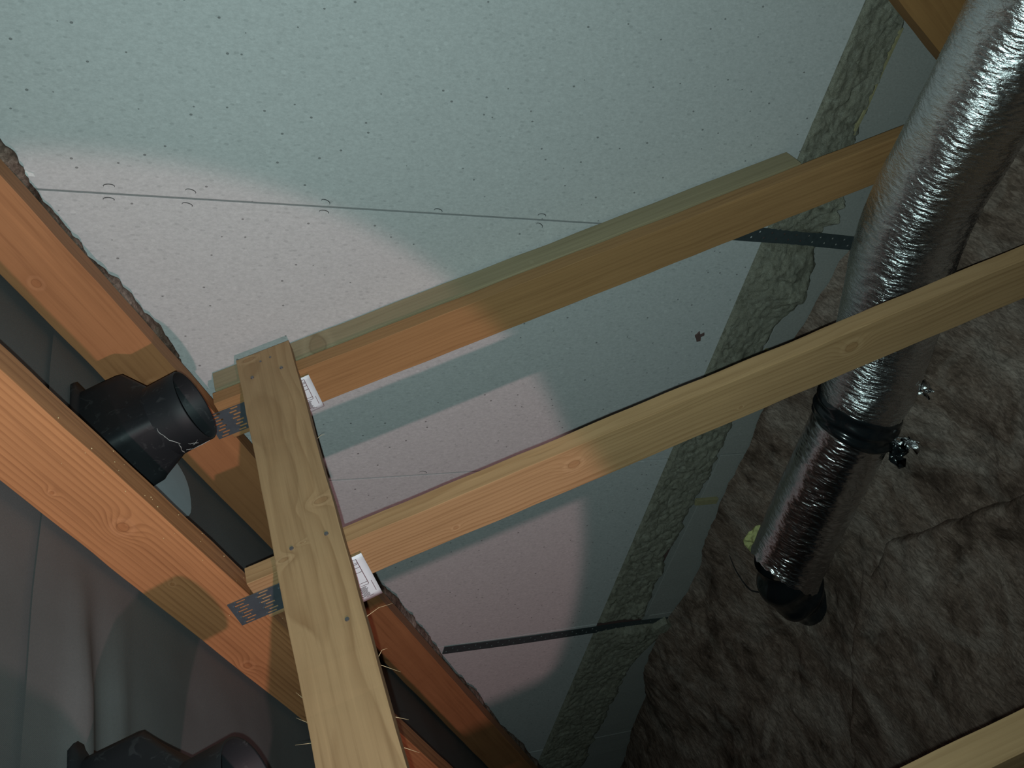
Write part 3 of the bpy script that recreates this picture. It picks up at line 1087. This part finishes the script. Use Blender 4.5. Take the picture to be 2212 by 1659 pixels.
def rad_neck(u, acc, th):
    w_ = 0.007 * math.sin(u * 17 + 2.6 * math.sin(th + 0.5)) + 0.005 * noise.noise(Vector((u * 6, math.cos(th) * 2, math.sin(th) * 2)))
    return 0.105 + 0.012 * u + w_, 0.0


link('tape_neck', sweep('tape_neck', neck_pts, rad_neck, 96), M_tape, duct)
# loose end of the tape curling over the wool
loose = spline([(-2.36, 1.93, -2.27), (-2.38, 1.86, -2.27), (-2.40, 1.79, -2.29), (-2.38, 1.75, -2.30), (-2.33, 1.71, -2.315)], 30)
link('loose_tie', tube_mesh('loose_tie', [P(p) for p in loose], 0.0028, 7, lambda q: 0.35 + 0.65 * q), M_tape, duct)
# torn foil tatters by the joint


def tatter(name, p, sx_, sz_, seed, mat, parent):
    rn_ = random.Random(seed)
    n1_, n2_ = 9, 7
    V = np.zeros((n1_, n2_, 3))
    for i in range(n1_):
        for j in range(n2_):
            a, b = i / (n1_ - 1) - 0.5, j / (n2_ - 1) - 0.5
            q = Vector((a * 4 + seed, b * 4, seed))
            V[i, j] = P((p[0] + sx_ * a + 0.03 * noise.noise(q), p[1] + 0.05 * noise.noise(q * 1.3) + sz_ * b * 0.6, p[2] + 0.04 * noise.noise(q * 1.7) + sz_ * b))
    o = link(name, grid_mesh(name, V), mat, parent)
    md = o.modifiers.new('thick', 'SOLIDIFY')
    md.thickness = 0.001
    return o


tatter('foil_tatter', (-1.27, 1.60, -2.345), 0.035, 0.028, 3, M_foil, duct)
tatter('foil_tatter', (-1.50, 1.565, -2.325), 0.07, 0.035, 8, M_tape, duct)
tatter('foil_tatter', (-1.46, 1.56, -2.335), 0.035, 0.03, 12, M_foil, duct)


# ------------------------------------------------------------------ small scraps lying on the wool
def crumb(name, label, p, r, seed, mat, cat, sq=(1, 1, 0.8)):
    bm = bmesh.new()
    bmesh.ops.create_icosphere(bm, subdivisions=3, radius=1.0)
    for v_ in bm.verts:
        d = 1 + 0.45 * noise.noise(v_.co * 1.4 + Vector((seed, 0, 0))) + 0.25 * noise.noise(v_.co * 3.5 + Vector((seed, 2, 0)))
        v_.co = Vector((v_.co.x * sq[0], v_.co.y * sq[1], v_.co.z * sq[2])) * d * r
    me = bpy.data.meshes.new(name)
    bm.to_mesh(me)
    bm.free()
    o = link(name, me, mat, None, Matrix.Translation(Vector(P(p))))
    tag(o, label, cat)
    return o


crumb('foam_crumb', 'yellow green foam crumb wedged beside the lower end of the duct', (-2.165, 1.835, -2.245), 0.026, 4.0, M_greenfoam, 'foam scrap', (1.3, 0.7, 1.0))
